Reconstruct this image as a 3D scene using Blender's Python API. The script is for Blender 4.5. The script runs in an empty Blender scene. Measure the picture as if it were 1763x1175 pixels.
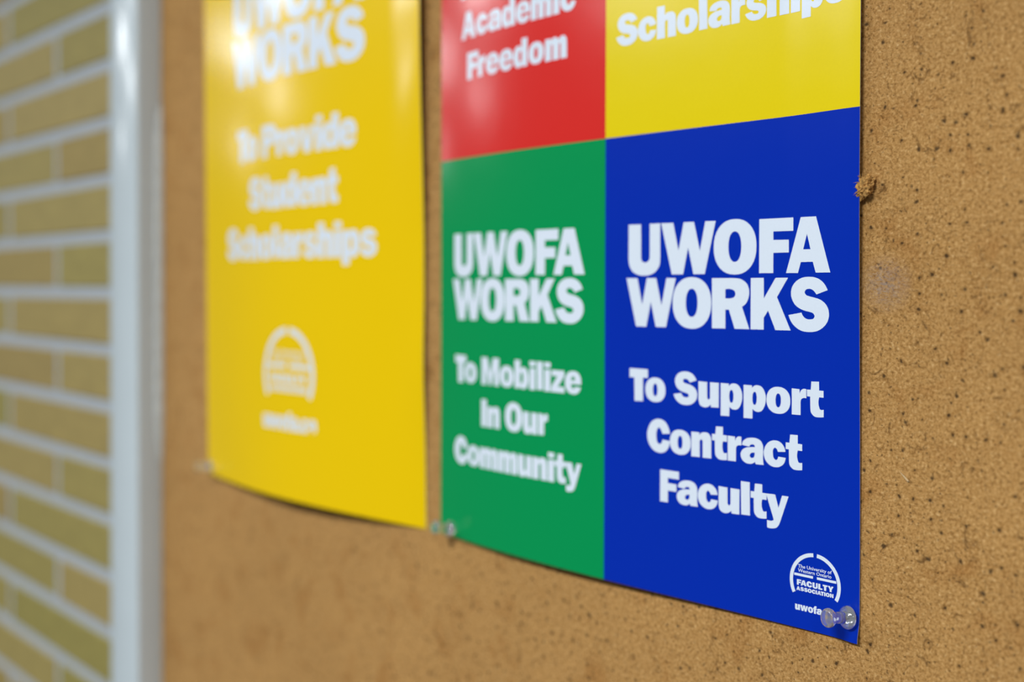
import bpy, bmesh, math, random
from mathutils import Vector, Matrix, noise

random.seed(7)
S = bpy.context.scene
COL = S.collection

# ---------------------------------------------------------------- camera
# solved from the poster edges, lettering and brick courses (image taken as 1763 x 1175)
F_PX, YAW, PITCH, ROLL = 2019.30, 0.862976, -0.0154969, 0.00293013
fw = Vector((-math.sin(YAW) * math.cos(PITCH), math.cos(YAW) * math.cos(PITCH), math.sin(PITCH)))
rt = fw.cross(Vector((0, 0, 1))).normalized()
up = rt.cross(fw)
c_, s_ = math.cos(ROLL), math.sin(ROLL)
rt, up = rt * c_ + up * s_, up * c_ - rt * s_
CAM_POS = Vector((0.545686, -0.413603, 0.143507))
cam = bpy.data.cameras.new('camera')
cam.sensor_width = 36.0
cam.lens = F_PX / 1763 * 36
cam.shift_y = -62.307 / 1763
cam.clip_start = 0.01
cam.dof.use_dof = True
cam.dof.focus_distance = F_PX / 4.20 / 1000
cam.dof.aperture_fstop = cam.lens / 10.2
cam.dof.aperture_blades = 0
cam_ob = bpy.data.objects.new('camera', cam)
m = Matrix((rt, up, -fw)).transposed().to_4x4()
m.translation = CAM_POS
cam_ob.matrix_world = m
COL.objects.link(cam_ob)
S.camera = cam_ob

# ---------------------------------------------------------------- light
S.view_settings.view_transform = 'Standard'
S.view_settings.look = 'None'
S.view_settings.gamma = 1.0
S.view_settings.use_curve_mapping = False
S.view_settings.exposure = 0.44

world = bpy.data.worlds.new('world')
S.world = world
world.use_nodes = True
bg = world.node_tree.nodes['Background']
bg.inputs[0].default_value = (0.86, 0.93, 1.0, 1)
bg.inputs[1].default_value = 0.07

def area(name, loc, sx, sy, power, color=(0.93, 0.97, 1.0)):
    """fluorescent ceiling panel, facing down"""
    l = bpy.data.lights.new(name, 'AREA')
    l.shape = 'RECTANGLE'
    l.size, l.size_y = sx, sy
    l.energy = power
    l.color = color
    o = bpy.data.objects.new(name, l)
    o.location = loc
    COL.objects.link(o)
    return o
# a row of ceiling panels running down the corridor in front of the wall
for lx, ly, sx, sy, p in ((2.3, -1.90, .8, .32, 14), (0.50, -1.90, .8, .32, 54), (-1.40, -1.90, .8, .32, 24), (-3.20, -1.90, .8, .45, 20),
                          (-5.0, -1.90, .8, .60, 13), (-2.4, -3.30, .8, .60, 9), (-5.6, -3.30, .8, .60, 16), (-8.8, -3.30, .8, .60, 16)):
    area('ceiling_panel_light', (lx, ly, 1.33), sx, sy, p)

# letter outlines: polygons (s marks a smooth point) and ellipses given by their left, top, right and bottom points
GLYPHS = {
    'U': [('P', '0.001,1.008 0.331,1.006 0.338,0.33s 0.362,0.263s 0.437,0.23s 0.526,0.261s 0.561,0.326s 0.56,1.008 0.828,1.008 0.835,0.322s 0.814,0.168s 0.704,0.039s 0.566,-0.02s 0.411,-0.035s 0.238,-0.012s 0.094,0.067s 0.017,0.201s 0,0.335s')],
    'W': [('P', '0,1.007 0.305,1.005 0.437,0.454 0.563,1.007 0.816,1.005 0.96,0.444 1.087,1.006 1.333,1.004 1.08,-0.01 0.809,-0.012 0.675,0.507 0.555,-0.013 0.274,-0.014')],
    'O': [('E', '0,0.508 0.494,1.022 0.977,0.498 0.501,-0.025'), ('E', '0.342,0.505 0.486,0.788 0.636,0.501 0.496,0.215')],
    'F': [('P', '0,0.996 0.739,0.999 0.741,0.758 0.308,0.76 0.31,0.604 0.644,0.6 0.645,0.37 0.311,0.368 0.312,-0.001 0.002,-0.001')],
    'A': [('P', '0.315,0.997 0.65,0.996 0.96,0.001 0.646,0.001 0.582,0.193 0.323,0.192 0.26,-0.004 0,-0.002'), ('P', '0.453,0.692 0.533,0.417 0.372,0.419')],
    'R': [('P', '0,0.999 0.509,1s 0.706,0.975s 0.846,0.878s 0.895,0.731s 0.871,0.597s 0.823,0.51s 0.726,0.439 0.901,0.007 0.555,0.005 0.414,0.38 0.331,0.379 0.333,0.004 0.007,0.001'), ('P', '0.328,0.78 0.471,0.78s 0.544,0.748s 0.57,0.689s 0.544,0.631s 0.472,0.604s 0.329,0.602')],
    'K': [('P', '0,1 0.298,1.002 0.304,0.609 0.567,1.001 0.846,1.002 0.601,0.635 0.912,0.009 0.568,0.008 0.4,0.376 0.304,0.236 0.303,0.009 0.002,0.006')],
    'S': [('P', '0.878,0.771 0.817,0.872s 0.716,0.959s 0.602,1.003s 0.461,1.017s 0.307,1.001s 0.165,0.932s 0.081,0.832s 0.053,0.698s 0.083,0.587s 0.156,0.488s 0.26,0.423s 0.377,0.386s 0.479,0.366s 0.556,0.34s 0.588,0.291s 0.563,0.247s 0.48,0.229s 0.391,0.243s 0.326,0.291s 0.293,0.352 0,0.299 0.047,0.196s 0.146,0.088s 0.289,0.014s 0.469,-0.006s 0.635,0.015s 0.786,0.094s 0.879,0.205s 0.907,0.336s 0.883,0.444s 0.814,0.535s 0.706,0.599s 0.579,0.634s 0.464,0.657s 0.393,0.684s 0.363,0.734s 0.393,0.778s 0.463,0.795s 0.546,0.773s 0.597,0.729s 0.626,0.691')],
    'T': [('P', '0,1.007 0.758,1.004 0.76,0.733 0.556,0.731 0.563,-0.016 0.213,-0.026 0.196,0.723 0.002,0.717')],
    'o': [('E', '0,0.374 0.36,0.764 0.809,0.399 0.426,-0.005'), ('E', '0.309,0.379 0.393,0.575 0.491,0.376 0.404,0.178')],
    'u': [('P', '0,0.752 0.323,0.745 0.331,0.273s 0.38,0.219s 0.437,0.28s 0.433,0.746 0.753,0.745 0.754,0.006 0.476,-0.001 0.464,0.078 0.355,0.002s 0.223,-0.021s 0.067,0.039s 0.006,0.196s')],
    'p': [('P', '0,0.747 0.291,0.748 0.296,0.674 0.374,0.74s 0.487,0.764s 0.62,0.73s 0.733,0.592s 0.776,0.39s 0.726,0.164s 0.625,0.028s 0.503,-0.008s 0.4,0.01s 0.317,0.072 0.315,-0.216 0.007,-0.221'), ('E', '0.311,0.374 0.385,0.568 0.463,0.376 0.388,0.186')],
    'r': [('P', '0,0.753 0.26,0.745 0.267,0.621 0.319,0.724s 0.386,0.762s 0.487,0.76 0.489,0.507 0.388,0.505s 0.315,0.458s 0.298,0.373s 0.299,0.021 0.006,0.016')],
    't': [('P', '0.146,0.988 0.399,0.995 0.401,0.753 0.547,0.751 0.549,0.563 0.403,0.564 0.405,0.29s 0.434,0.23s 0.551,0.233 0.553,0.027 0.417,0.009s 0.246,0.023s 0.13,0.137s 0.114,0.234s 0.107,0.564 0.001,0.565 0,0.752 0.125,0.755')],
    'C': [('P', '0.916,0.603 0.856,0.791s 0.714,0.963s 0.453,1.028s 0.191,0.927s 0.047,0.718s 0,0.48s 0.05,0.27s 0.196,0.079s 0.388,-0.013s 0.579,-0.026s 0.767,0.055s 0.883,0.223s 0.91,0.373 0.619,0.396 0.577,0.285s 0.506,0.241s 0.422,0.288s 0.378,0.451s 0.38,0.6s 0.42,0.715s 0.491,0.762s 0.562,0.691s 0.617,0.575')],
    'n': [('P', '0,0.747 0.291,0.752 0.303,0.676 0.38,0.746s 0.491,0.771s 0.623,0.76s 0.723,0.653s 0.746,0.513s 0.749,0.006 0.43,0.002 0.426,0.5s 0.377,0.549s 0.315,0.489s 0.319,0.004 0,-0.003')],
    'a': [('P', '0.044,0.531 0.071,0.625s 0.185,0.723s 0.351,0.768s 0.557,0.767s 0.701,0.704s 0.774,0.591s 0.785,0.456s 0.787,0.131s 0.808,0.025 0.532,0.016 0.505,0.082 0.419,0.024s 0.294,0.003s 0.127,0.04s 0.022,0.15s 0,0.269s 0.052,0.379s 0.187,0.463s 0.353,0.494s 0.497,0.508 0.481,0.562s 0.404,0.58s 0.336,0.556s 0.301,0.504'), ('P', '0.488,0.347 0.489,0.27s 0.458,0.206s 0.397,0.182s 0.33,0.209s 0.324,0.269s 0.375,0.327s')],
    'c': [('P', '0.738,0.481 0.691,0.614s 0.561,0.736s 0.351,0.77s 0.16,0.696s 0.04,0.547s 0,0.389s 0.042,0.206s 0.185,0.06s 0.367,0.007s 0.547,0.038s 0.685,0.142s 0.747,0.309 0.495,0.32 0.465,0.244s 0.415,0.216s 0.349,0.257s 0.314,0.389s 0.323,0.509s 0.383,0.566s 0.443,0.53s 0.484,0.454')],
    'l': [('P', '0,1.002 0.31,1.001 0.325,0.032 0.02,0.024')],
    'y': [('P', '0,0.752 0.311,0.761 0.426,0.395 0.543,0.76 0.762,0.762 0.482,-0.01s 0.423,-0.121s 0.363,-0.181s 0.273,-0.214s 0.152,-0.229s 0.045,-0.217 0.041,-0.006 0.12,-0.013s 0.211,-0.004s 0.263,0.027s 0.248,0.095s')],
}

# ---------------------------------------------------------------- helpers
def tag(o, label=None, category=None, group=None, kind=None):
    if label: o['label'] = label
    if category: o['category'] = category
    if group: o['group'] = group
    if kind: o['kind'] = kind
    return o

def link(name, me, mat=None, parent=None):
    if mat is not None:
        if isinstance(mat, (list, tuple)):
            for q in mat: me.materials.append(q)
        else:
            me.materials.append(mat)
    o = bpy.data.objects.new(name, me)
    COL.objects.link(o)
    if parent is not None: o.parent = parent
    return o

def empty(name, loc=(0, 0, 0)):
    o = bpy.data.objects.new(name, None)
    o.empty_display_size = 0.02
    o.location = loc
    COL.objects.link(o)
    return o

def box_bm(bm, x0, x1, y0, y1, z0, z1):
    r = bmesh.ops.create_cube(bm, size=1.0)
    for v in r['verts']:
        v.co = Vector((x0 + (v.co.x + .5) * (x1 - x0), y0 + (v.co.y + .5) * (y1 - y0), z0 + (v.co.z + .5) * (z1 - z0)))
    return r['verts']

def bm_mesh(bm, name, smooth=False):
    bmesh.ops.recalc_face_normals(bm, faces=bm.faces)
    me = bpy.data.meshes.new(name)
    bm.to_mesh(me)
    bm.free()
    if smooth:
        for f in me.polygons: f.use_smooth = True
    return me

def mat_new(name):
    m = bpy.data.materials.new(name)
    m.use_nodes = True
    nt = m.node_tree
    return m, nt, nt.nodes['Principled BSDF']

def nd(nt, typ, **kw):
    n = nt.nodes.new(typ)
    for k, v in kw.items(): setattr(n, k, v)
    return n

def srgb(r, g, b):
    f = lambda c: (c / 255 / 12.92) if c / 255 <= .04045 else ((c / 255 + .055) / 1.055) ** 2.4
    return (f(r), f(g), f(b), 1)

def ramp(nt, fac, stops, interp='LINEAR'):
    r = nd(nt, 'ShaderNodeValToRGB')
    r.color_ramp.interpolation = interp
    el = r.color_ramp.elements
    while len(el) < len(stops): el.new(0.5)
    for e, (p, c) in zip(el, stops):
        e.position = p
        e.color = c if len(c) == 4 else (*c, 1)
    nt.links.new(fac, r.inputs[0])
    return r.outputs[0]

def tex_noise(nt, vec, scale, detail=2.0, rough=.5, dist=0.0):
    n = nd(nt, 'ShaderNodeTexNoise')
    n.inputs['Scale'].default_value = scale
    n.inputs['Detail'].default_value = detail
    n.inputs['Roughness'].default_value = rough
    n.inputs['Distortion'].default_value = dist
    nt.links.new(vec, n.inputs['Vector'])
    return n

def mix(nt, fac, a, b, mode='MIX'):
    n = nd(nt, 'ShaderNodeMix', data_type='RGBA', blend_type=mode)
    for sock, v in ((n.inputs['Factor'], fac), (n.inputs['A'], a), (n.inputs['B'], b)):
        if isinstance(v, (int, float)): sock.default_value = v
        elif isinstance(v, tuple): sock.default_value = v
        else: nt.links.new(v, sock)
    return n.outputs['Result']

def math_n(nt, op, a, b=None, c=None, clamp=False):
    n = nd(nt, 'ShaderNodeMath', operation=op, use_clamp=clamp)
    for i, v in enumerate((a, b, c)):
        if v is None: continue
        if isinstance(v, (int, float)): n.inputs[i].default_value = v
        else: nt.links.new(v, n.inputs[i])
    return n.outputs[0]

BW = lambda v: (v, v, v, 1)

# ---------------------------------------------------------------- materials
def make_cork():
    m, nt, b = mat_new('fibre_cork')
    tc = nd(nt, 'ShaderNodeTexCoord')
    P = tc.outputs['Object']
    grain = tex_noise(nt, P, 760, 5, .72, .4)
    st = nd(nt, 'ShaderNodeMapping')
    st.inputs['Rotation'].default_value = (0, math.radians(38), 0)
    st.inputs['Scale'].default_value = (1, 1, 3.4)
    nt.links.new(P, st.inputs[0])
    fib = tex_noise(nt, st.outputs[0], 470, 4, .7, 1.4)
    st2 = nd(nt, 'ShaderNodeMapping')
    st2.inputs['Rotation'].default_value = (0, math.radians(-50), 0)
    st2.inputs['Scale'].default_value = (1, 1, 4.2)
    nt.links.new(P, st2.inputs[0])
    fib2 = tex_noise(nt, st2.outputs[0], 430, 3, .7, 1.2)
    blot = tex_noise(nt, P, 42, 4, .6, .6)
    big = tex_noise(nt, P, 9, 3, .55, 0)
    base = ramp(nt, grain.outputs[0], [(.30, srgb(112, 73, 31)), (.44, srgb(176, 129, 70)), (.58, srgb(202, 155, 93)), (.76, srgb(240, 202, 144))])
    f1 = ramp(nt, fib.outputs[0], [(.32, BW(.45)), (.45, BW(.97)), (.60, BW(1.0)), (.72, BW(1.3))])
    base = mix(nt, .62, base, f1, 'MULTIPLY')
    f2 = ramp(nt, fib2.outputs[0], [(.32, BW(.5)), (.44, BW(.98)), (.62, BW(1.0)), (.76, BW(1.3))])
    base = mix(nt, .55, base, f2, 'MULTIPLY')
    f3 = ramp(nt, blot.outputs[0], [(.28, srgb(224, 202, 172)), (.46, BW(1.0)), (.7, BW(1.06))])
    base = mix(nt, .6, base, f3, 'MULTIPLY')
    f4 = ramp(nt, big.outputs[0], [(.3, BW(.94)), (.7, BW(1.05))])
    base = mix(nt, 1.0, base, f4, 'MULTIPLY')
    # worn dark scuffs
    scf = tex_noise(nt, P, 120, 5, .75, 1.8)
    scm = ramp(nt, scf.outputs[0], [(.575, BW(0)), (.68, BW(.85))])
    base = mix(nt, scm, base, srgb(104, 70, 32))
    # pinholes of many sizes
    warp = tex_noise(nt, P, 260, 2, .6, 0)
    wv = nd(nt, 'ShaderNodeVectorMath', operation='MULTIPLY_ADD')
    nt.links.new(warp.outputs[1], wv.inputs[0])
    wv.inputs[1].default_value = (.0026, .0026, .0026)
    nt.links.new(P, wv.inputs[2])
    sxyz = nd(nt, 'ShaderNodeSeparateXYZ')
    nt.links.new(wv.outputs[0], sxyz.inputs[0])
    flat = nd(nt, 'ShaderNodeCombineXYZ')      # the board's own plane as a 2-D pattern
    nt.links.new(sxyz.outputs[0], flat.inputs[0])
    nt.links.new(sxyz.outputs[2], flat.inputs[1])
    hole = halo = None
    for sc, r0, r1, off in ((95, .045, .125, .0), (150, .0, .14, 3.7), (330, .0, .17, 9.1)):
        vo = nd(nt, 'ShaderNodeTexVoronoi', voronoi_dimensions='2D')
        mp = nd(nt, 'ShaderNodeMapping')
        mp.inputs['Location'].default_value = (off, off * .7, 0)
        nt.links.new(flat.outputs[0], mp.inputs[0])
        nt.links.new(mp.outputs[0], vo.inputs['Vector'])
        vo.inputs['Scale'].default_value = sc
        sp = nd(nt, 'ShaderNodeSeparateColor')
        nt.links.new(vo.outputs['Color'], sp.inputs[0])
        on = math_n(nt, 'GREATER_THAN', sp.outputs[0], {95: .36, 150: .40, 330: .55}[sc])
        rad = math_n(nt, 'MULTIPLY_ADD', sp.outputs[1], r1 - r0, r0)
        rad = math_n(nt, 'MULTIPLY', rad, on)
        d = math_n(nt, 'SUBTRACT', rad, vo.outputs['Distance'])
        h = math_n(nt, 'MULTIPLY', d, 13.0, clamp=True)
        if sc == 150:          # crumbled brown rim around some of the holes
            halo = math_n(nt, 'MULTIPLY', math_n(nt, 'SUBTRACT', math_n(nt, 'MULTIPLY', rad, 2.1), vo.outputs['Distance']), 5.0, clamp=True)
            halo = math_n(nt, 'MULTIPLY', halo, fib.outputs[0])
        if sc == 330: h = math_n(nt, 'MULTIPLY', h, .7)
        hole = h if hole is None else math_n(nt, 'MAXIMUM', hole, h)
    base = mix(nt, halo, base, srgb(112, 76, 34))
    base = mix(nt, math_n(nt, 'MULTIPLY', hole, .88), base, srgb(62, 42, 22))
    # grey-blue rubbed smudge beside the poster edge
    gd = nd(nt, 'ShaderNodeVectorMath', operation='DISTANCE')
    nt.links.new(P, gd.inputs[0])
    gd.inputs[1].default_value = (0.2895, 0.0, 0.145)
    sm = math_n(nt, 'MULTIPLY_ADD', gd.outputs['Value'], -70.0, .9, clamp=True)
    smn = ramp(nt, fib.outputs[0], [(.42, BW(0)), (.6, BW(.8))])
    smm = math_n(nt, 'MULTIPLY', sm, smn)
    base = mix(nt, smm, base, srgb(140, 140, 142))
    nt.links.new(base, b.inputs['Base Color'])
    b.inputs['Roughness'].default_value = .86
    b.inputs['Specular IOR Level'].default_value = .22
    hgt = math_n(nt, 'MULTIPLY_ADD', fib.outputs[0], .5, grain.outputs[0])
    hgt = math_n(nt, 'SUBTRACT', hgt, math_n(nt, 'MULTIPLY', hole, 1.3))
    bp = nd(nt, 'ShaderNodeBump')
    bp.inputs['Strength'].default_value = .4
    bp.inputs['Distance'].default_value = .0006
    nt.links.new(hgt, bp.inputs['Height'])
    nt.links.new(bp.outputs[0], b.inputs['Normal'])
    return m

def make_print(name, col, rough=.17):
    """ink on gloss-coated paper: the gloss belongs to the sheet, the colour to the ink"""
    m, nt, b = mat_new(name)
    tc = nd(nt, 'ShaderNodeTexCoord')
    n = tex_noise(nt, tc.outputs['Object'], 900, 2, .6)
    c = ramp(nt, n.outputs[0], [(.3, tuple(x * .99 for x in col[:3])), (.7, tuple(min(1, x * 1.01) for x in col[:3]))])
    nt.links.new(c, b.inputs['Base Color'])
    b.inputs['Roughness'].default_value = rough
    b.inputs['Specular IOR Level'].default_value = .36
    w = tex_noise(nt, tc.outputs['Object'], 24, 2, .5)
    bp = nd(nt, 'ShaderNodeBump')
    bp.inputs['Strength'].default_value = .25
    bp.inputs['Distance'].default_value = .0008
    nt.links.new(w.outputs[0], bp.inputs['Height'])
    nt.links.new(bp.outputs[0], b.inputs['Normal'])
    return m

def make_brick():
    m, nt, b = mat_new('buff_brick')
    tc = nd(nt, 'ShaderNodeTexCoord')
    oi = nd(nt, 'ShaderNodeObjectInfo')
    g = nd(nt, 'ShaderNodeNewGeometry')
    n = tex_noise(nt, g.outputs['Position'], 60, 4, .6)
    a = ramp(nt, oi.outputs['Random'], [(0, srgb(158, 136, 76)), (.35, srgb(164, 144, 84)), (.7, srgb(150, 138, 72)), (1, srgb(160, 136, 80))])
    f = ramp(nt, n.outputs[0], [(.3, BW(.88)), (.7, BW(1.08))])
    nt.links.new(mix(nt, 1.0, a, f, 'MULTIPLY'), b.inputs['Base Color'])
    b.inputs['Roughness'].default_value = .7
    bp = nd(nt, 'ShaderNodeBump')
    bp.inputs['Strength'].default_value = .5
    bp.inputs['Distance'].default_value = .001
    nt.links.new(n.outputs[0], bp.inputs['Height'])
    nt.links.new(bp.outputs[0], b.inputs['Normal'])
    return m

def make_noisy(name, col, rough, scale=80, amt=.06, bump=.2, dist=.0005, spec=.5):
    m, nt, b = mat_new(name)
    g = nd(nt, 'ShaderNodeNewGeometry')
    n = tex_noise(nt, g.outputs['Position'], scale, 4, .6)
    f = ramp(nt, n.outputs[0], [(.3, tuple(c * (1 - amt) for c in col[:3])), (.7, tuple(min(1, c * (1 + amt)) for c in col[:3]))])
    nt.links.new(f, b.inputs['Base Color'])
    b.inputs['Roughness'].default_value = rough
    b.inputs['Specular IOR Level'].default_value = spec
    bp = nd(nt, 'ShaderNodeBump')
    bp.inputs['Strength'].default_value = bump
    bp.inputs['Distance'].default_value = dist
    nt.links.new(n.outputs[0], bp.inputs['Height'])
    nt.links.new(bp.outputs[0], b.inputs['Normal'])
    return m

M_CORK = make_cork()
M_BRICK = make_brick()
M_MORTAR = make_noisy('pale_grey_mortar', srgb(172, 178, 184), .85, 120, .06, .5, .001)
M_FRAME = make_noisy('pale_grey_gloss_paint', srgb(206, 216, 219), .15, 30, .015, .10, .0006)
M_STRIP = make_noisy('pale_strip', srgb(205, 206, 200), .5, 60, .04, .3)
M_YELLOW = make_print('yellow_ink', srgb(250, 207, 0))
M_YELLOW2 = make_print('lemon_yellow_ink', srgb(240, 214, 12))
M_RED = make_print('red_ink', srgb(226, 46, 40))
M_GREEN = make_print('green_ink', srgb(0, 152, 82))
M_BLUE = make_print('blue_ink', srgb(0, 46, 176))
M_WHITE = make_print('bare_white_paper', srgb(230, 239, 250))

def make_plastic():
    m, nt, b = mat_new('clear_plastic')
    b.inputs['Base Color'].default_value = (.97, .985, 1, 1)
    b.inputs['Transmission Weight'].default_value = 0.90
    b.inputs['IOR'].default_value = 1.49
    b.inputs['Roughness'].default_value = .03
    tc = nd(nt, 'ShaderNodeTexCoord')
    n = tex_noise(nt, tc.outputs['Object'], 500, 2, .5)
    bp = nd(nt, 'ShaderNodeBump')
    bp.inputs['Strength'].default_value = .12
    bp.inputs['Distance'].default_value = .0003
    nt.links.new(n.outputs[0], bp.inputs['Height'])
    nt.links.new(bp.outputs[0], b.inputs['Normal'])
    return m
M_PLASTIC = make_plastic()
M_STEEL, _nt, _b = mat_new('steel')
_b.inputs['Base Color'].default_value = (.6, .6, .6, 1)
_b.inputs['Metallic'].default_value = 1
_b.inputs['Roughness'].default_value = .25

# ---------------------------------------------------------------- brick wall
BRICK_Y = .015            # brick faces; mortar lies a little deeper
PITCH_Z, Z_TOP, JOINT_A, BRICK_L = .0537, .4049, -.6764, .302
bm = bmesh.new()
box_bm(bm, -1.75, 1.75, BRICK_Y + .0016, BRICK_Y + .12, -.62, .98)
wall = link('wall_back', bm_mesh(bm, 'wall_back'), M_MORTAR)
tag(wall, kind='structure')

def brick_mesh(name, L):
    """box with chamfered face edges, front at y=0, centred on x and z"""
    h, l, c, d = .0427 / 2, L / 2, .0016, .03
    bm = bmesh.new()
    rings = []
    for (a, b2, y) in ((l - c, h - c, 0), (l, h, c), (l, h, d)):
        rings.append([bm.verts.new((sx * a, y, sz * b2)) for sx, sz in ((-1, -1), (1, -1), (1, 1), (-1, 1))])
    bm.faces.new(rings[0]); bm.faces.new(rings[2][::-1])
    for r0, r1 in zip(rings, rings[1:]):
        for i in range(4):
            bm.faces.new((r0[i], r0[(i + 1) % 4], r1[(i + 1) % 4], r1[i]))
    me = bm_mesh(bm, name)
    me.materials.append(M_BRICK)
    return me
BR_FULL = brick_mesh('brick', BRICK_L - .011)
for i in range(-9, 18):
    zc = Z_TOP - PITCH_Z * (i + .5)
    j0 = JOINT_A if i % 2 == 0 else JOINT_A + BRICK_L / 2
    for k in range(-3, 2):
        xc = j0 + BRICK_L * (k + .5)
        if xc + BRICK_L / 2 > -.20 or xc - BRICK_L / 2 < -1.75: continue
        o = bpy.data.objects.new('brick', BR_FULL)
        o.location = (xc + random.uniform(-.0008, .0008), BRICK_Y + random.uniform(-.0004, .0004), zc + random.uniform(-.0006, .0006))
        o.rotation_euler = (0, random.uniform(-.002, .002), random.uniform(-.003, .003))
        COL.objects.link(o)
        o.parent = wall

# ---------------------------------------------------------------- bulletin board
BX0, BX1, BZ0, BZ1 = -.3870, .96, -.46, .84       # visible cork
FW, FT = .0575, .021                               # frame width and how far it stands off the cork
board = empty('bulletin_board', (BX0, .0, BZ0))
tag(board, 'brown fibre bulletin board in a pale grey painted frame on the brick wall', 'bulletin board')
def at_board(o):
    o.location = -Vector(board.location)
    return o
bm = bmesh.new()
box_bm(bm, BX0 - .02, BX1 + .02, 0, .0140, BZ0 - .02, BZ1 + .02)
at_board(link('cork_panel', bm_mesh(bm, 'cork_panel'), M_CORK, board))
def rail(x0, x1, z0, z1, label=None):
    bm = bmesh.new()
    box_bm(bm, x0, x1, -FT, .0138, z0, z1)
    bmesh.ops.bevel(bm, geom=[e for e in bm.edges if e.calc_length() > .1], offset=.0016, segments=3, affect='EDGES', profile=.5)
    me = bm_mesh(bm, 'frame_rail', True)
    me.set_sharp_from_angle(angle=math.radians(40))
    o = at_board(link('frame_rail', me, M_FRAME, board))
    if label: o['label'] = label
    return o
rail(BX0 - FW, BX0, BZ0 - FW, BZ1 + FW, 'pale grey glossy left upright of the frame')
rail(BX1, BX1 + FW, BZ0 - FW, BZ1 + FW)
rail(BX0 + .0002, BX1 - .0002, BZ0 - FW, BZ0)
rail(BX0 + .0002, BX1 - .0002, BZ1, BZ1 + FW)
# thin pale raised strip in the corner between the frame and the cork
bm = bmesh.new()
prev = None
for i in range(60):
    z = -.005 + i * .0051
    f = min(1, i / 8, (59 - i) / 8)
    r = .0052 * (f ** .5) * (1 + .12 * math.sin(i * 1.7)) + .0001
    ring = [bm.verts.new((BX0 + r * math.cos(a) * .7, -.0002 - r * math.sin(a), z)) for a in [math.pi / 2 * k / 5 for k in range(6)]]
    if prev:
        for a in range(5): bm.faces.new((prev[a], prev[a + 1], ring[a + 1], ring[a]))
    prev = ring
o = at_board(link('corner_strip', bm_mesh(bm, 'corner_strip', True), M_STRIP, board))
o['label'] = 'pale strip in the corner of frame and cork'

# torn tuft of board fibre standing up over the edge of the poster
def ray(px, py, y):
    d = fw * F_PX + rt * (px - 881.5) - up * (py - 525.193)
    return CAM_POS + d * ((y - CAM_POS.y) / d.y)
rnd = random.Random(3)
bm = bmesh.new()
r = bmesh.ops.create_icosphere(bm, subdivisions=4, radius=1.0)
tc0 = ray(1489, 321, -.0022)
for v in r['verts']:
    n = v.co.normalized()
    k = 1 + .50 * noise.noise(n * 2.1 + Vector((3, 1, 7))) + .30 * noise.noise(n * 6.0) + .16 * noise.noise(n * 15)
    v.co = Vector((n.x * .0023 * k + .0008 * n.z, min(n.y * .0024 * k, .0024), n.z * .0040 * k - .0004))
for _ in range(46):      # loose fibres
    a = rnd.uniform(0, 2 * math.pi)
    p0 = Vector((math.cos(a) * .0017, rnd.uniform(-.0022, .0004), math.sin(a) * .0032))
    d = Vector((math.cos(a) + rnd.uniform(-.6, .6), rnd.uniform(-.8, .2), math.sin(a) + rnd.uniform(-.6, .6))).normalized() * rnd.uniform(.0010, .0021)
    w = Vector((-d.z, 0, d.x)).normalized() * .00016
    vs = [bm.verts.new(q) for q in (p0 - w, p0 + w, p0 + d, p0 + Vector((0, -.0002, 0)))]
    bm.faces.new((vs[0], vs[1], vs[2])); bm.faces.new((vs[1], vs[3], vs[2])); bm.faces.new((vs[3], vs[0], vs[2]))
me = bm_mesh(bm, 'torn_tuft')
M_TUFT = make_noisy('torn_fibre', srgb(190, 144, 82), .9, 900, .4, 1.0, .0006, .2)
o = link('torn_tuft', me, M_TUFT, board)
o.location = tc0 - Vector(board.location)
o.scale = (1.45, 1.1, 1.12)
o['label'] = 'torn tuft of brown fibre curling over the poster edge'
# pale splinter stuck to the cork
a, b2 = ray(1549, 812, -.0006), ray(1564, 830, -.0006)
bm = bmesh.new()
d = (b2 - a); w = Vector((-d.z, 0, d.x)).normalized() * .0004
vs = [bm.verts.new(q) for q in (a, a + d * .5 - w * .8, b2 - w, b2 + w, a + d * .5 + w * .8)]
vt = [bm.verts.new(q + Vector((0, -.0005, 0))) for q in (a + d * .2, b2 - d * .08)]
for t in ((0, 1, 5), (1, 6, 5), (1, 2, 6), (2, 3, 6), (3, 4, 6), (4, 5, 6), (4, 0, 5)):
    vv = vs + vt
    bm.faces.new([vv[i] for i in t])
M_SPL = make_noisy('pale_splinter', srgb(214, 186, 140), .8)
o = at_board(link('splinter', bm_mesh(bm, 'splinter'), M_SPL, board))
o['label'] = 'pale wood splinter stuck in the cork'

# ---------------------------------------------------------------- posters
W, H = .2794, .4318
def sstep(x, a, b):
    t = max(0, min(1, (x - a) / (b - a)))
    return t * t * (3 - 2 * t)
def surf_a(u, v):
    """four-colour poster: shallow cylinder between its pins"""
    t = u / W
    y = .001 + 4 * t * (1 - t) * (.00545563 - .01005734 * (t - .5))
    y += .0024 * sstep(v, .02, .2) * sstep(t, .86, 1.0)
    y += .0016 * sstep(t, .955, 1.0) * (1 - sstep(v, .0, .010))
    return Vector((u, -y, v))
Q = (-.2906, -.0146, 1.0222, -.486, .5345, .077, .0599, .1245, -.0006, -.1126)
def surf_b(u, v):
    """all-yellow poster: bulges well off the board, side edges curling away"""
    x0, x1, h, sk, L0, L1, R0, R1, zo, hv = Q
    t = u / W
    y = (L0 + L1 * v * 10) * (1 - t) + (R0 + R1 * v * 10) * (.45 * t + .55 * sstep(t, .86, 1.06) / .784) + (.66 * 4 * t * (1 - t) + .34 * math.sin(math.pi * min(t, .5)) ** 2 * (1 if t < .5 else 4 * t * (1 - t))) * (h + sk * (t - .5) + hv * (v * 10 - 2))
    y = y * .01 + .0022 * sstep(v, .16, .30) * sstep(t, .87, 1.02) + .0012 * math.exp(-((v - .095) / .035) ** 2) * sstep(t, .9, 1.0)
    return Vector((x0 + (x1 - x0) * t, -max(y, .0006), v + zo))

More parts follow.
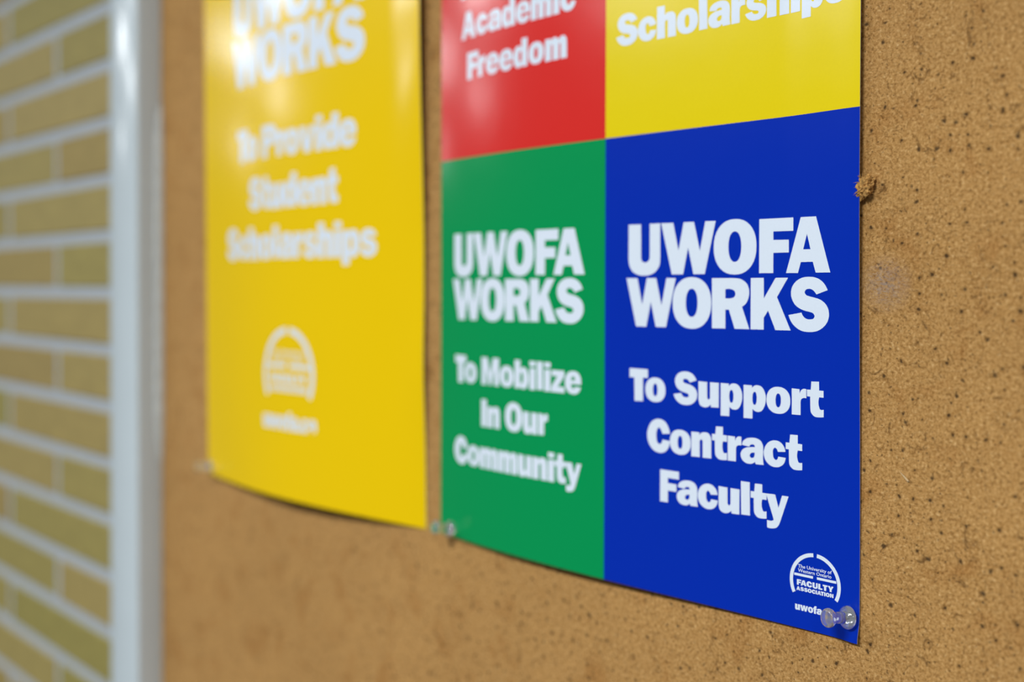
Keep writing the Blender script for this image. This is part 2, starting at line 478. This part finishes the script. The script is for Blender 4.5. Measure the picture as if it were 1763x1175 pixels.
def normal(surf, u, v):
    e = .0005
    du = surf(u + e, v) - surf(u - e, v)
    dv = surf(u, v + e) - surf(u, v - e)
    n = du.cross(dv).normalized()
    return n if n.y < 0 else -n

def sheet(surf, mats, pick, cuts_u, cuts_v, parent, off):
    bm = bmesh.new()
    fr, bk = {}, {}
    for i, u in enumerate(cuts_u):
        for j, v in enumerate(cuts_v):
            p = surf(u, v)
            fr[i, j] = bm.verts.new(p)
            bk[i, j] = bm.verts.new(p + Vector((0, .00022, 0)))
    nu, nv = len(cuts_u), len(cuts_v)
    for i in range(nu - 1):
        for j in range(nv - 1):
            f = bm.faces.new((fr[i, j], fr[i + 1, j], fr[i + 1, j + 1], fr[i, j + 1]))
            f.material_index = pick((cuts_u[i] + cuts_u[i + 1]) / 2, (cuts_v[j] + cuts_v[j + 1]) / 2)
            g = bm.faces.new((bk[i, j + 1], bk[i + 1, j + 1], bk[i + 1, j], bk[i, j]))
            g.material_index = len(mats) - 1
    for i in range(nu - 1):
        for j, s in ((0, 1), (nv - 1, -1)):
            bm.faces.new((bk[i, j], bk[i + 1, j], fr[i + 1, j], fr[i, j])[::s]).material_index = len(mats) - 1
    for j in range(nv - 1):
        for i, s in ((0, -1), (nu - 1, 1)):
            bm.faces.new((bk[i, j], bk[i, j + 1], fr[i, j + 1], fr[i, j])[::-s]).material_index = len(mats) - 1
    me = bpy.data.meshes.new('paper_sheet')
    bm.to_mesh(me); bm.free()
    for f in me.polygons: f.use_smooth = True
    me.set_sharp_from_angle(angle=math.radians(45))
    o = link('paper_sheet', me, mats, parent)
    o.location = off
    return o

# --- heavy grotesque lettering, drawn as outlines in units of the cap height
def glyph_table():
    G = {}
    for k, cs in GLYPHS.items():
        G[k] = [(t, [(float(a.rstrip('s').split(',')[0]), float(a.rstrip('s').split(',')[1]), a[-1] == 's') for a in q.split()]) for t, q in cs]
    P = lambda s: ('P', [(float(a.rstrip('s').split(',')[0]), float(a.rstrip('s').split(',')[1]), a[-1] == 's') for a in s.split()])
    G['I'] = [P('0,0 0,1 .325,1 .325,0')]
    G['M'] = [P('0,0 0,1 .37,1 .535,.43 .70,1 1.07,1 1.07,0 .78,0 .78,.60 .61,0 .46,0 .29,.60 .29,0')]
    G['L'] = [P('0,0 0,1 .325,1 .325,.26 .68,.26 .68,0')]
    G['N'] = [P('0,0 0,1 .31,1 .57,.46 .57,1 .87,1 .87,0 .57,0 .30,.55 .30,0')]
    G['Y'] = [P('0,1 .35,1 .46,.64 .58,1 .92,1 .62,.38 .62,0 .30,0 .30,.38')]
    G['P'] = [P('0,1 .509,1s .706,.975s .846,.878s .895,.71s .86,.53s .75,.42s .60,.375s .45,.365 .331,.365 .333,0 0,0'), G['R'][1]]
    G['.'] = [P('0,0 0,.28 .29,.28 .29,0')]
    G['i'] = [P('0,0 0,.75 .315,.75 .315,0'), P('0,.815 0,1 .315,1 .315,.815')]
    G['z'] = [P('.02,.75 .64,.75 .64,.56 .33,.20 .65,.20 .65,0 0,0 0,.19 .30,.55 .02,.55')]
    G['e'] = [P('.775,.33 .775,.42s .745,.58s .63,.715s .39,.768s .17,.71s .035,.56s 0,.38s .04,.19s .18,.045s .39,-.01s .58,.02s .70,.11s .765,.235 .48,.245 .45,.195s .39,.175s .335,.21s .31,.29s .31,.33'),
              P('.31,.455 .48,.455 .465,.54s .395,.59s .325,.54s')]
    G['v'] = [P('0,.752 .32,.752 .43,.29 .54,.752 .82,.752 .57,0 .25,0')]
    G['w'] = [P('0,.752 .30,.752 .385,.32 .47,.752 .74,.752 .825,.32 .91,.752 1.18,.752 .97,0 .69,0 .59,.40 .49,0 .21,0')]
    G['f'] = [P('.105,0 .105,.56 0,.56 0,.752 .105,.752 .115,.86s .19,.97s .33,1.01s .50,1.0 .50,.84 .44,.84s .41,.80s .41,.752 .50,.752 .50,.56 .41,.56 .41,0')]
    G['s'] = [('P', [(a * .80, b * .755, c) for a, b, c in G['S'][0][1]])]
    G['h'] = [P('0,0 0,1 .308,1 .308,.70 .38,.755s .491,.771s .623,.76s .723,.653s .746,.513s .749,0 .43,0 .426,.5s .377,.549s .315,.489s .319,0')]
    G['m'] = [P('0,0 0,.75 .291,.752 .303,.676 .38,.746s .471,.771s .59,.755s .68,.67s .76,.745s .86,.771s .98,.75s 1.06,.653s 1.085,.513s 1.085,0 .775,0 .772,.49s .735,.545s .698,.49s .695,0 .39,0 .387,.49s .35,.545s .313,.489s .31,0')]
    b_ = [(a, .757 - b, c) for a, b, c in G['p'][0][1]]
    b_ = [(a, 1.0 if b > .9 else b, c) for a, b, c in b_]
    e_ = [(a, .757 - b, c) for a, b, c in G['p'][1][1]]
    G['b'] = [('P', b_), ('E', [e_[0], e_[3], e_[2], e_[1]])]
    d_ = [(.776 - a, b, c) for a, b, c in b_]
    f_ = [(.776 - a, b, c) for a, b, c in G['b'][1][1]]
    G['d'] = [('P', d_), ('E', [f_[2], f_[1], f_[0], f_[3]])]
    return G

def flatten(t, q, seg=5):
    if t == 'E':
        l, tp, r, bt = q
        cx, cy, ax, ay = (l[0] + r[0]) / 2, (tp[1] + bt[1]) / 2, (r[0] - l[0]) / 2, (tp[1] - bt[1]) / 2
        e = 2 / 2.22
        out = []
        for i in range(36):
            a = 2 * math.pi * i / 36
            c, s = math.cos(a), math.sin(a)
            out.append((cx + ax * math.copysign(abs(c) ** e, c), cy + ay * math.copysign(abs(s) ** e, s)))
        return out
    n = len(q)
    out = []
    for i in range(n):
        p0, p1, p2, p3 = q[i - 1], q[i], q[(i + 1) % n], q[(i + 2) % n]
        out.append(p1[:2])
        if not (p1[2] or p2[2]): continue
        d = math.hypot(p2[0] - p1[0], p2[1] - p1[1])
        def tan(a, b, c):      # tangent at b
            da, dc = math.hypot(b[0] - a[0], b[1] - a[1]), math.hypot(c[0] - b[0], c[1] - b[1])
            tx = ((b[0] - a[0]) / da * dc + (c[0] - b[0]) / dc * da) / (da + dc)
            ty = ((b[1] - a[1]) / da * dc + (c[1] - b[1]) / dc * da) / (da + dc)
            return tx * d, ty * d
        t1 = tan(p0, p1, p2) if p1[2] else None
        t2 = tan(p1, p2, p3) if p2[2] else None
        ch = (p2[0] - p1[0], p2[1] - p1[1])
        if t1 is None: t1 = (1.5 * ch[0] - .5 * t2[0], 1.5 * ch[1] - .5 * t2[1]) if d < .25 else (2 * ch[0] - t2[0], 2 * ch[1] - t2[1])
        if t2 is None: t2 = (1.5 * ch[0] - .5 * t1[0], 1.5 * ch[1] - .5 * t1[1]) if d < .25 else (2 * ch[0] - t1[0], 2 * ch[1] - t1[1])
        if d > .3 and (p1[2] != p2[2]):     # long straight flank running into a curve
            out.append((p1[0] + ch[0] * .5, p1[1] + ch[1] * .5))
            continue
        for k in range(1, seg):
            s = k / seg
            h00, h10, h01, h11 = 2*s**3-3*s**2+1, s**3-2*s**2+s, -2*s**3+3*s**2, s**3-s**2
            out.append((h00*p1[0]+h10*t1[0]+h01*p2[0]+h11*t2[0], h00*p1[1]+h10*t1[1]+h01*p2[1]+h11*t2[1]))
    return out

G = glyph_table()
STEM_L = set('FKRTPLNMIubdhiklmnprz')      # sides that need air
STEM_R = set('IMNUudhilmn')
def gap(a, b):
    g = .02
    if a in 'dhilmnuIMNUq': g += .025
    if b in 'bhiklmnpruFKRPLNMIU': g += .025
    if (a, b) in (('T', 'o'), ('F', 'r'), ('F', 'a')): g = -.10 if a == 'T' else -.06
    if (a, b) in (('r', 'a'), ('t', 'y'), ('r', 'o')): g = 0.0
    if a == 'F' and b == 'A': g = -.14
    if a == 'A' and b == 'C': g = -.03
    if a in 'AT' and b in 'AT' and a != b: g = -.10
    return g

def line_contours(text, x0, x1, base, cap):
    """contours of one line in mm; letters keep their proportions, the spacing takes up the rest"""
    wd = lambda ch: max(a[0] for _, q in G[ch] for a in q)
    pos, x, n = [], 0.0, 0
    for i, ch in enumerate(text):
        if ch == ' ':
            x += .32
            continue
        if i and text[i - 1] != ' ': x += gap(text[i - 1], ch)
        pos.append((ch, x, n)); x += wd(ch); n += 1
    slack = (x1 - x0) / cap - x
    per = slack / max(1, n - 1)
    sx = 1.0
    if abs(per) > .03:                      # stretch the letters a little before opening the spacing
        k = math.copysign(.03, per)
        sx = (x1 - x0) / cap / (x + k * (n - 1)); per = k
    out = []
    for ch, px, i in pos:
        for t, q in G[ch]:
            out.append([(x0 + (px + per * i + a) * sx * cap, base + b * cap) for a, b in flatten(t, q)])
    return out

def placed(text, xs, u0, k, base, cap):
    """letters at their own measured places (mm, scaled by k from u0)"""
    return [[(u0 + xl * k + a * cap, base + b * cap) for a, b in flatten(t, q)] for ch, xl in zip(text, xs) for t, q in G[ch]]
X_TOP, X_LOW = (15.3, 35.3, 65.5, 89.75, 103.5), (14.1, 42.3, 64.6, 85.5, 104.9)

def emblem(cx, cy, k):
    """ring with a gap at the top and open at the foot, crossbar and gap"""
    def arc(a0, a1, ro=12.33, ri=10.72):
        n = 40
        pts = [(ro * math.cos(a0 + (a1 - a0) * i / n), ro * math.sin(a0 + (a1 - a0) * i / n)) for i in range(n + 1)]
        pts += [(ri * math.cos(a1 + (a0 - a1) * i / n), ri * math.sin(a1 + (a0 - a1) * i / n)) for i in range(n + 1)]
        return pts
    g = .85
    e = math.radians(28.5)
    L = arc(math.pi / 2 + g / 11.6, math.pi + e)
    R = [(-x, y) for x, y in L]
    out = [L, R, [(-10.2, 1.65), (-g - .1, 1.65), (-g - .1, 2.7), (-10.1, 2.7)], [(g + .1, 1.65), (10.2, 1.65), (10.1, 2.7), (g + .1, 2.7)]]
    return [[(cx + x * k, cy + y * k) for x, y in c] for c in out]

def fill(contours, name='fill'):
    cu = bpy.data.curves.new(name, 'CURVE')
    cu.dimensions = '2D'
    cu.fill_mode = 'BOTH'
    for c in contours:
        sp = cu.splines.new('POLY')
        sp.points.add(len(c) - 1)
        for p, (x, y) in zip(sp.points, c): p.co = (x, y, 0, 1)
        sp.use_cyclic_u = True
    o = bpy.data.objects.new(name, cu)
    COL.objects.link(o)
    dg = bpy.context.evaluated_depsgraph_get()
    me = bpy.data.meshes.new_from_object(o.evaluated_get(dg))
    bpy.data.objects.remove(o); bpy.data.curves.remove(cu)
    return me

def small_text(text, x0, x1, base, cap):
    cu = bpy.data.curves.new('t', 'FONT')
    cu.body = text
    cu.offset = .012
    cu.resolution_u = 2
    o = bpy.data.objects.new('t', cu)
    COL.objects.link(o)
    dg = bpy.context.evaluated_depsgraph_get()
    me = bpy.data.meshes.new_from_object(o.evaluated_get(dg))
    bpy.data.objects.remove(o); bpy.data.curves.remove(cu)
    xs = [v.co.x for v in me.vertices]
    a, b2 = min(xs), max(xs)
    for v in me.vertices:
        v.co = ((x0 + (v.co.x - a) / (b2 - a) * (x1 - x0)), base + v.co.y / .73 * cap, 0)
    return me

def printed(name, surf, meshes, parent, off, label=None, step=4.0):
    """wrap flat outlines (mm) onto the paper, a hair in front of it"""
    bm = bmesh.new()
    for me in meshes:
        bm.from_mesh(me)
        bpy.data.meshes.remove(me)
    xs = [v.co.x for v in bm.verts]
    x = math.floor(min(xs) / step) * step + step
    while x < max(xs):
        bmesh.ops.bisect_plane(bm, geom=bm.verts[:] + bm.edges[:] + bm.faces[:], plane_co=(x, 0, 0), plane_no=(1, 0, 0), dist=1e-5)
        x += step
    for f in bm.faces:
        if f.normal.z < 0: f.normal_flip()
    uv = [(v.co.x / 1000, v.co.y / 1000) for v in bm.verts]
    for v, (u, w) in zip(bm.verts, uv):
        v.co = surf(u, w) + normal(surf, u, w) * .00007
    me = bpy.data.meshes.new(name)
    bm.to_mesh(me); bm.free()
    for f in me.polygons: f.use_smooth = True
    me.normals_split_custom_set_from_vertices([normal(surf, u, w) for u, w in uv])
    o = link(name, me, M_WHITE, parent)
    o.location = off
    if label: o['label'] = label
    return o

def frange(a, b, n): return [a + (b - a) * i / n for i in range(n + 1)]

# four-colour poster ----------------------------------------------------------
pa = empty('poster', (W / 2, -.003, H / 2))
tag(pa, 'glossy poster with red, yellow, green and blue quarters and white lettering', 'poster', 'posters pinned to the board')
offa = -Vector(pa.location)
def pick_a(u, v):
    return (2 if v < H / 2 else 0) + (1 if u > W / 2 else 0)
sheet(surf_a, [M_RED, M_YELLOW2, M_GREEN, M_BLUE, M_WHITE], pick_a,
      frange(0, W / 2, 40) + frange(W / 2, W, 60)[1:], frange(0, .012, 6) + frange(.012, H / 2, 30)[1:] + frange(H / 2, H, 24)[1:], pa, offa)
def block(nm, surf, lines, parent, off, label):
    cs = []
    return printed(nm, surf, [fill(line_contours(*l)) for l in lines], parent, off, label)
HALF, HH = 139.7, 215.9
def heading(u0, v0, label):
    printed('heading_lettering', surf_a, [fill(placed('UWOFA', X_TOP, u0, 1, v0 + 149.7, 23.4)), fill(placed('WORKS', X_LOW, u0, 1, v0 + 125.1, 22.5))], pa, offa, label)
def caption(u0, v0, rows, label):
    bl = (89.6, 66.4, 43.35)
    block('caption_lettering', surf_a, [(t, u0 + a, u0 + b, v0 + y, 15.0) for (t, a, b), y in zip(rows, bl) if t], pa, offa, label)
heading(HALF, 0, 'white heading on the blue quarter')
heading(0, 0, 'white heading on the green quarter')
heading(0, HH, 'white heading on the red quarter')
heading(HALF, HH, 'white heading on the yellow quarter')
caption(HALF, 0, [('To Support', 16.3, 122.7), ('Contract', 27.4, 112.2), ('Faculty', 35.4, 105.5)], 'white caption on the blue quarter')
caption(0, 0, [('To Mobilize', 16.7, 123.8), ('In Our', 43.3, 99.6), ('Community', 16.0, 124.2)], 'white caption on the green quarter')
caption(0, HH, [('To Protect', 19.0, 120.0), ('Academic', 22.6, 119.0), ('Freedom', 28.6, 112.8)], 'white caption on the red quarter')
caption(HALF, HH, [('To Provide', 19.0, 120.5), ('Student', 31.7, 107.5), ('Scholarships', 6.9, 133.2)], 'white caption on the yellow quarter')
printed('emblem', surf_a, [fill(emblem(258.4, 20.4, 1.0)),
    small_text('The University of', 250.1, 266.4, 25.55, 1.5), small_text('Western Ontario', 250.1, 266.3, 23.75, 1.5),
    fill(line_contours('FACULTY', 249.6, 267.3, 18.2, 2.35)), fill(line_contours('ASSOCIATION', 249.4, 267.3, 15.9, 1.65))],
    pa, offa, 'white ring emblem of the faculty association')
printed('address_lettering', surf_a, [fill(line_contours('uwofa.ca', 248.8, 267.8, 7.6, 3.2))], pa, offa, 'small white web address')

# all-yellow poster -----------------------------------------------------------
pb = empty('poster', ((Q[0] + Q[1]) / 2, -.008, H / 2))
tag(pb, 'bulging all-yellow poster with white lettering, left of the four-colour poster', 'poster', 'posters pinned to the board')
offb = -Vector(pb.location)
sheet(surf_b, [M_YELLOW, M_WHITE], lambda u, v: 0, frange(0, W, 90), frange(0, H, 60), pb, offb)
K, C0 = 1.5129, 162.6
bl = lambda v: C0 + K * (v - 43.4)
ux = lambda x: 139.7 + K * (x - 69.85)
printed('heading_lettering', surf_b, [fill(placed('UWOFA', X_TOP, ux(0), K, bl(149.7), 23.4 * K)), fill(placed('WORKS', X_LOW, ux(0), K, bl(125.1), 22.5 * K))], pb, offb, 'white heading on the yellow poster')
block('caption_lettering', surf_b, [('To Provide', 63.8, 215.2, bl(89.6), 15 * K), ('Student', 82.9, 197.0, bl(66.4), 15 * K), ('Scholarships', 44.6, 235.6, bl(43.4), 15 * K)], pb, offb, 'white caption on the yellow poster')
k2, ex, ey = 2.6, 139.6, 84.2
T = lambda u: ex + (u - 258.4) * k2
V = lambda v: ey + (v - 20.4) * k2
printed('emblem', surf_b, [fill(emblem(ex, ey, k2)),
    small_text('The University of', T(250.1), T(266.4), V(25.55), 1.5 * k2), small_text('Western Ontario', T(250.1), T(266.3), V(23.75), 1.5 * k2),
    fill(line_contours('FACULTY', T(249.6), T(267.3), V(18.2), 2.35 * k2)), fill(line_contours('ASSOCIATION', T(249.4), T(267.3), V(15.9), 1.65 * k2))],
    pb, offb, 'white ring emblem of the faculty association')
printed('address_lettering', surf_b, [fill(line_contours('uwofa.ca', 106.8, 174.2, 46.6, 12.2))], pb, offb, 'white web address under the emblem')

# ---------------------------------------------------------------- push pins
def lathe(profile, n=40):
    bm = bmesh.new()
    rings = []
    for z, r in profile:
        if r < 1e-7: rings.append([bm.verts.new((0, 0, z))])
        else: rings.append([bm.verts.new((r * math.cos(2 * math.pi * i / n), r * math.sin(2 * math.pi * i / n), z)) for i in range(n)])
    for a, b2 in zip(rings, rings[1:]):
        for i in range(n):
            j = (i + 1) % n
            if len(a) == 1: bm.faces.new((a[0], b2[i], b2[j]))
            elif len(b2) == 1: bm.faces.new((a[i], b2[0], a[j]))
            else: bm.faces.new((a[i], a[j], b2[j], b2[i]))
    return bm_mesh(bm, 'lathe', True)
mmv = lambda l: [(a / 1000, b / 1000) for a, b in l]
HANDLE = mmv([(0, 0), (0, 3.9), (.10, 4.35), (.45, 4.68), (.95, 4.72), (1.5, 4.5), (2.1, 3.95), (2.6, 3.2), (3.0, 2.5), (3.5, 2.4), (4.3, 2.32),
              (6.5, 2.3), (8.3, 2.3), (8.8, 2.45), (9.15, 2.8), (9.5, 3.35), (10.0, 3.72), (10.7, 3.85), (11.3, 3.78), (11.8, 3.5), (12.1, 3.0), (12.2, 2.4), (12.22, 0)])
NEEDLE = mmv([(-8.5, 0), (-7, .28), (-6, .5), (2.4, .5), (2.4, 0)])
ME_H = lathe(HANDLE); ME_H.materials.append(M_PLASTIC)
ME_N = lathe(NEEDLE, 12); ME_N.materials.append(M_STEEL)
def pin(base, tip, label):
    base, tip = Vector(base), Vector(tip)
    o = empty('push_pin', base)
    o.rotation_mode = 'QUATERNION'
    o.rotation_quaternion = (tip - base).to_track_quat('Z', 'Y')
    tag(o, label, 'push pin', 'clear push pins holding the poster corners')
    for nm, me in (('handle', ME_H), ('needle', ME_N)):
        c = bpy.data.objects.new(nm, me)
        COL.objects.link(c)
        c.parent = o
    return o
def on(surf_y, px, py):
    return ray(px, py, surf_y)
b0 = ray(1461.5, 1064, -.0018)
t0 = ray(1424, 1064.5, -.0128)
pin(b0, t0, 'clear plastic push pin through the blue corner of the four-colour poster')
b0 = ray(776, 911, -.0032)
t0 = ray(748, 908, -.0148)
pin(b0, t0, 'clear plastic push pin at the green bottom corner of the four-colour poster')
b0 = ray(362, 803, -.0066)
t0 = ray(343, 804, -.0165)
pin(b0, t0, 'clear plastic push pin at the bottom left corner of the all-yellow poster')
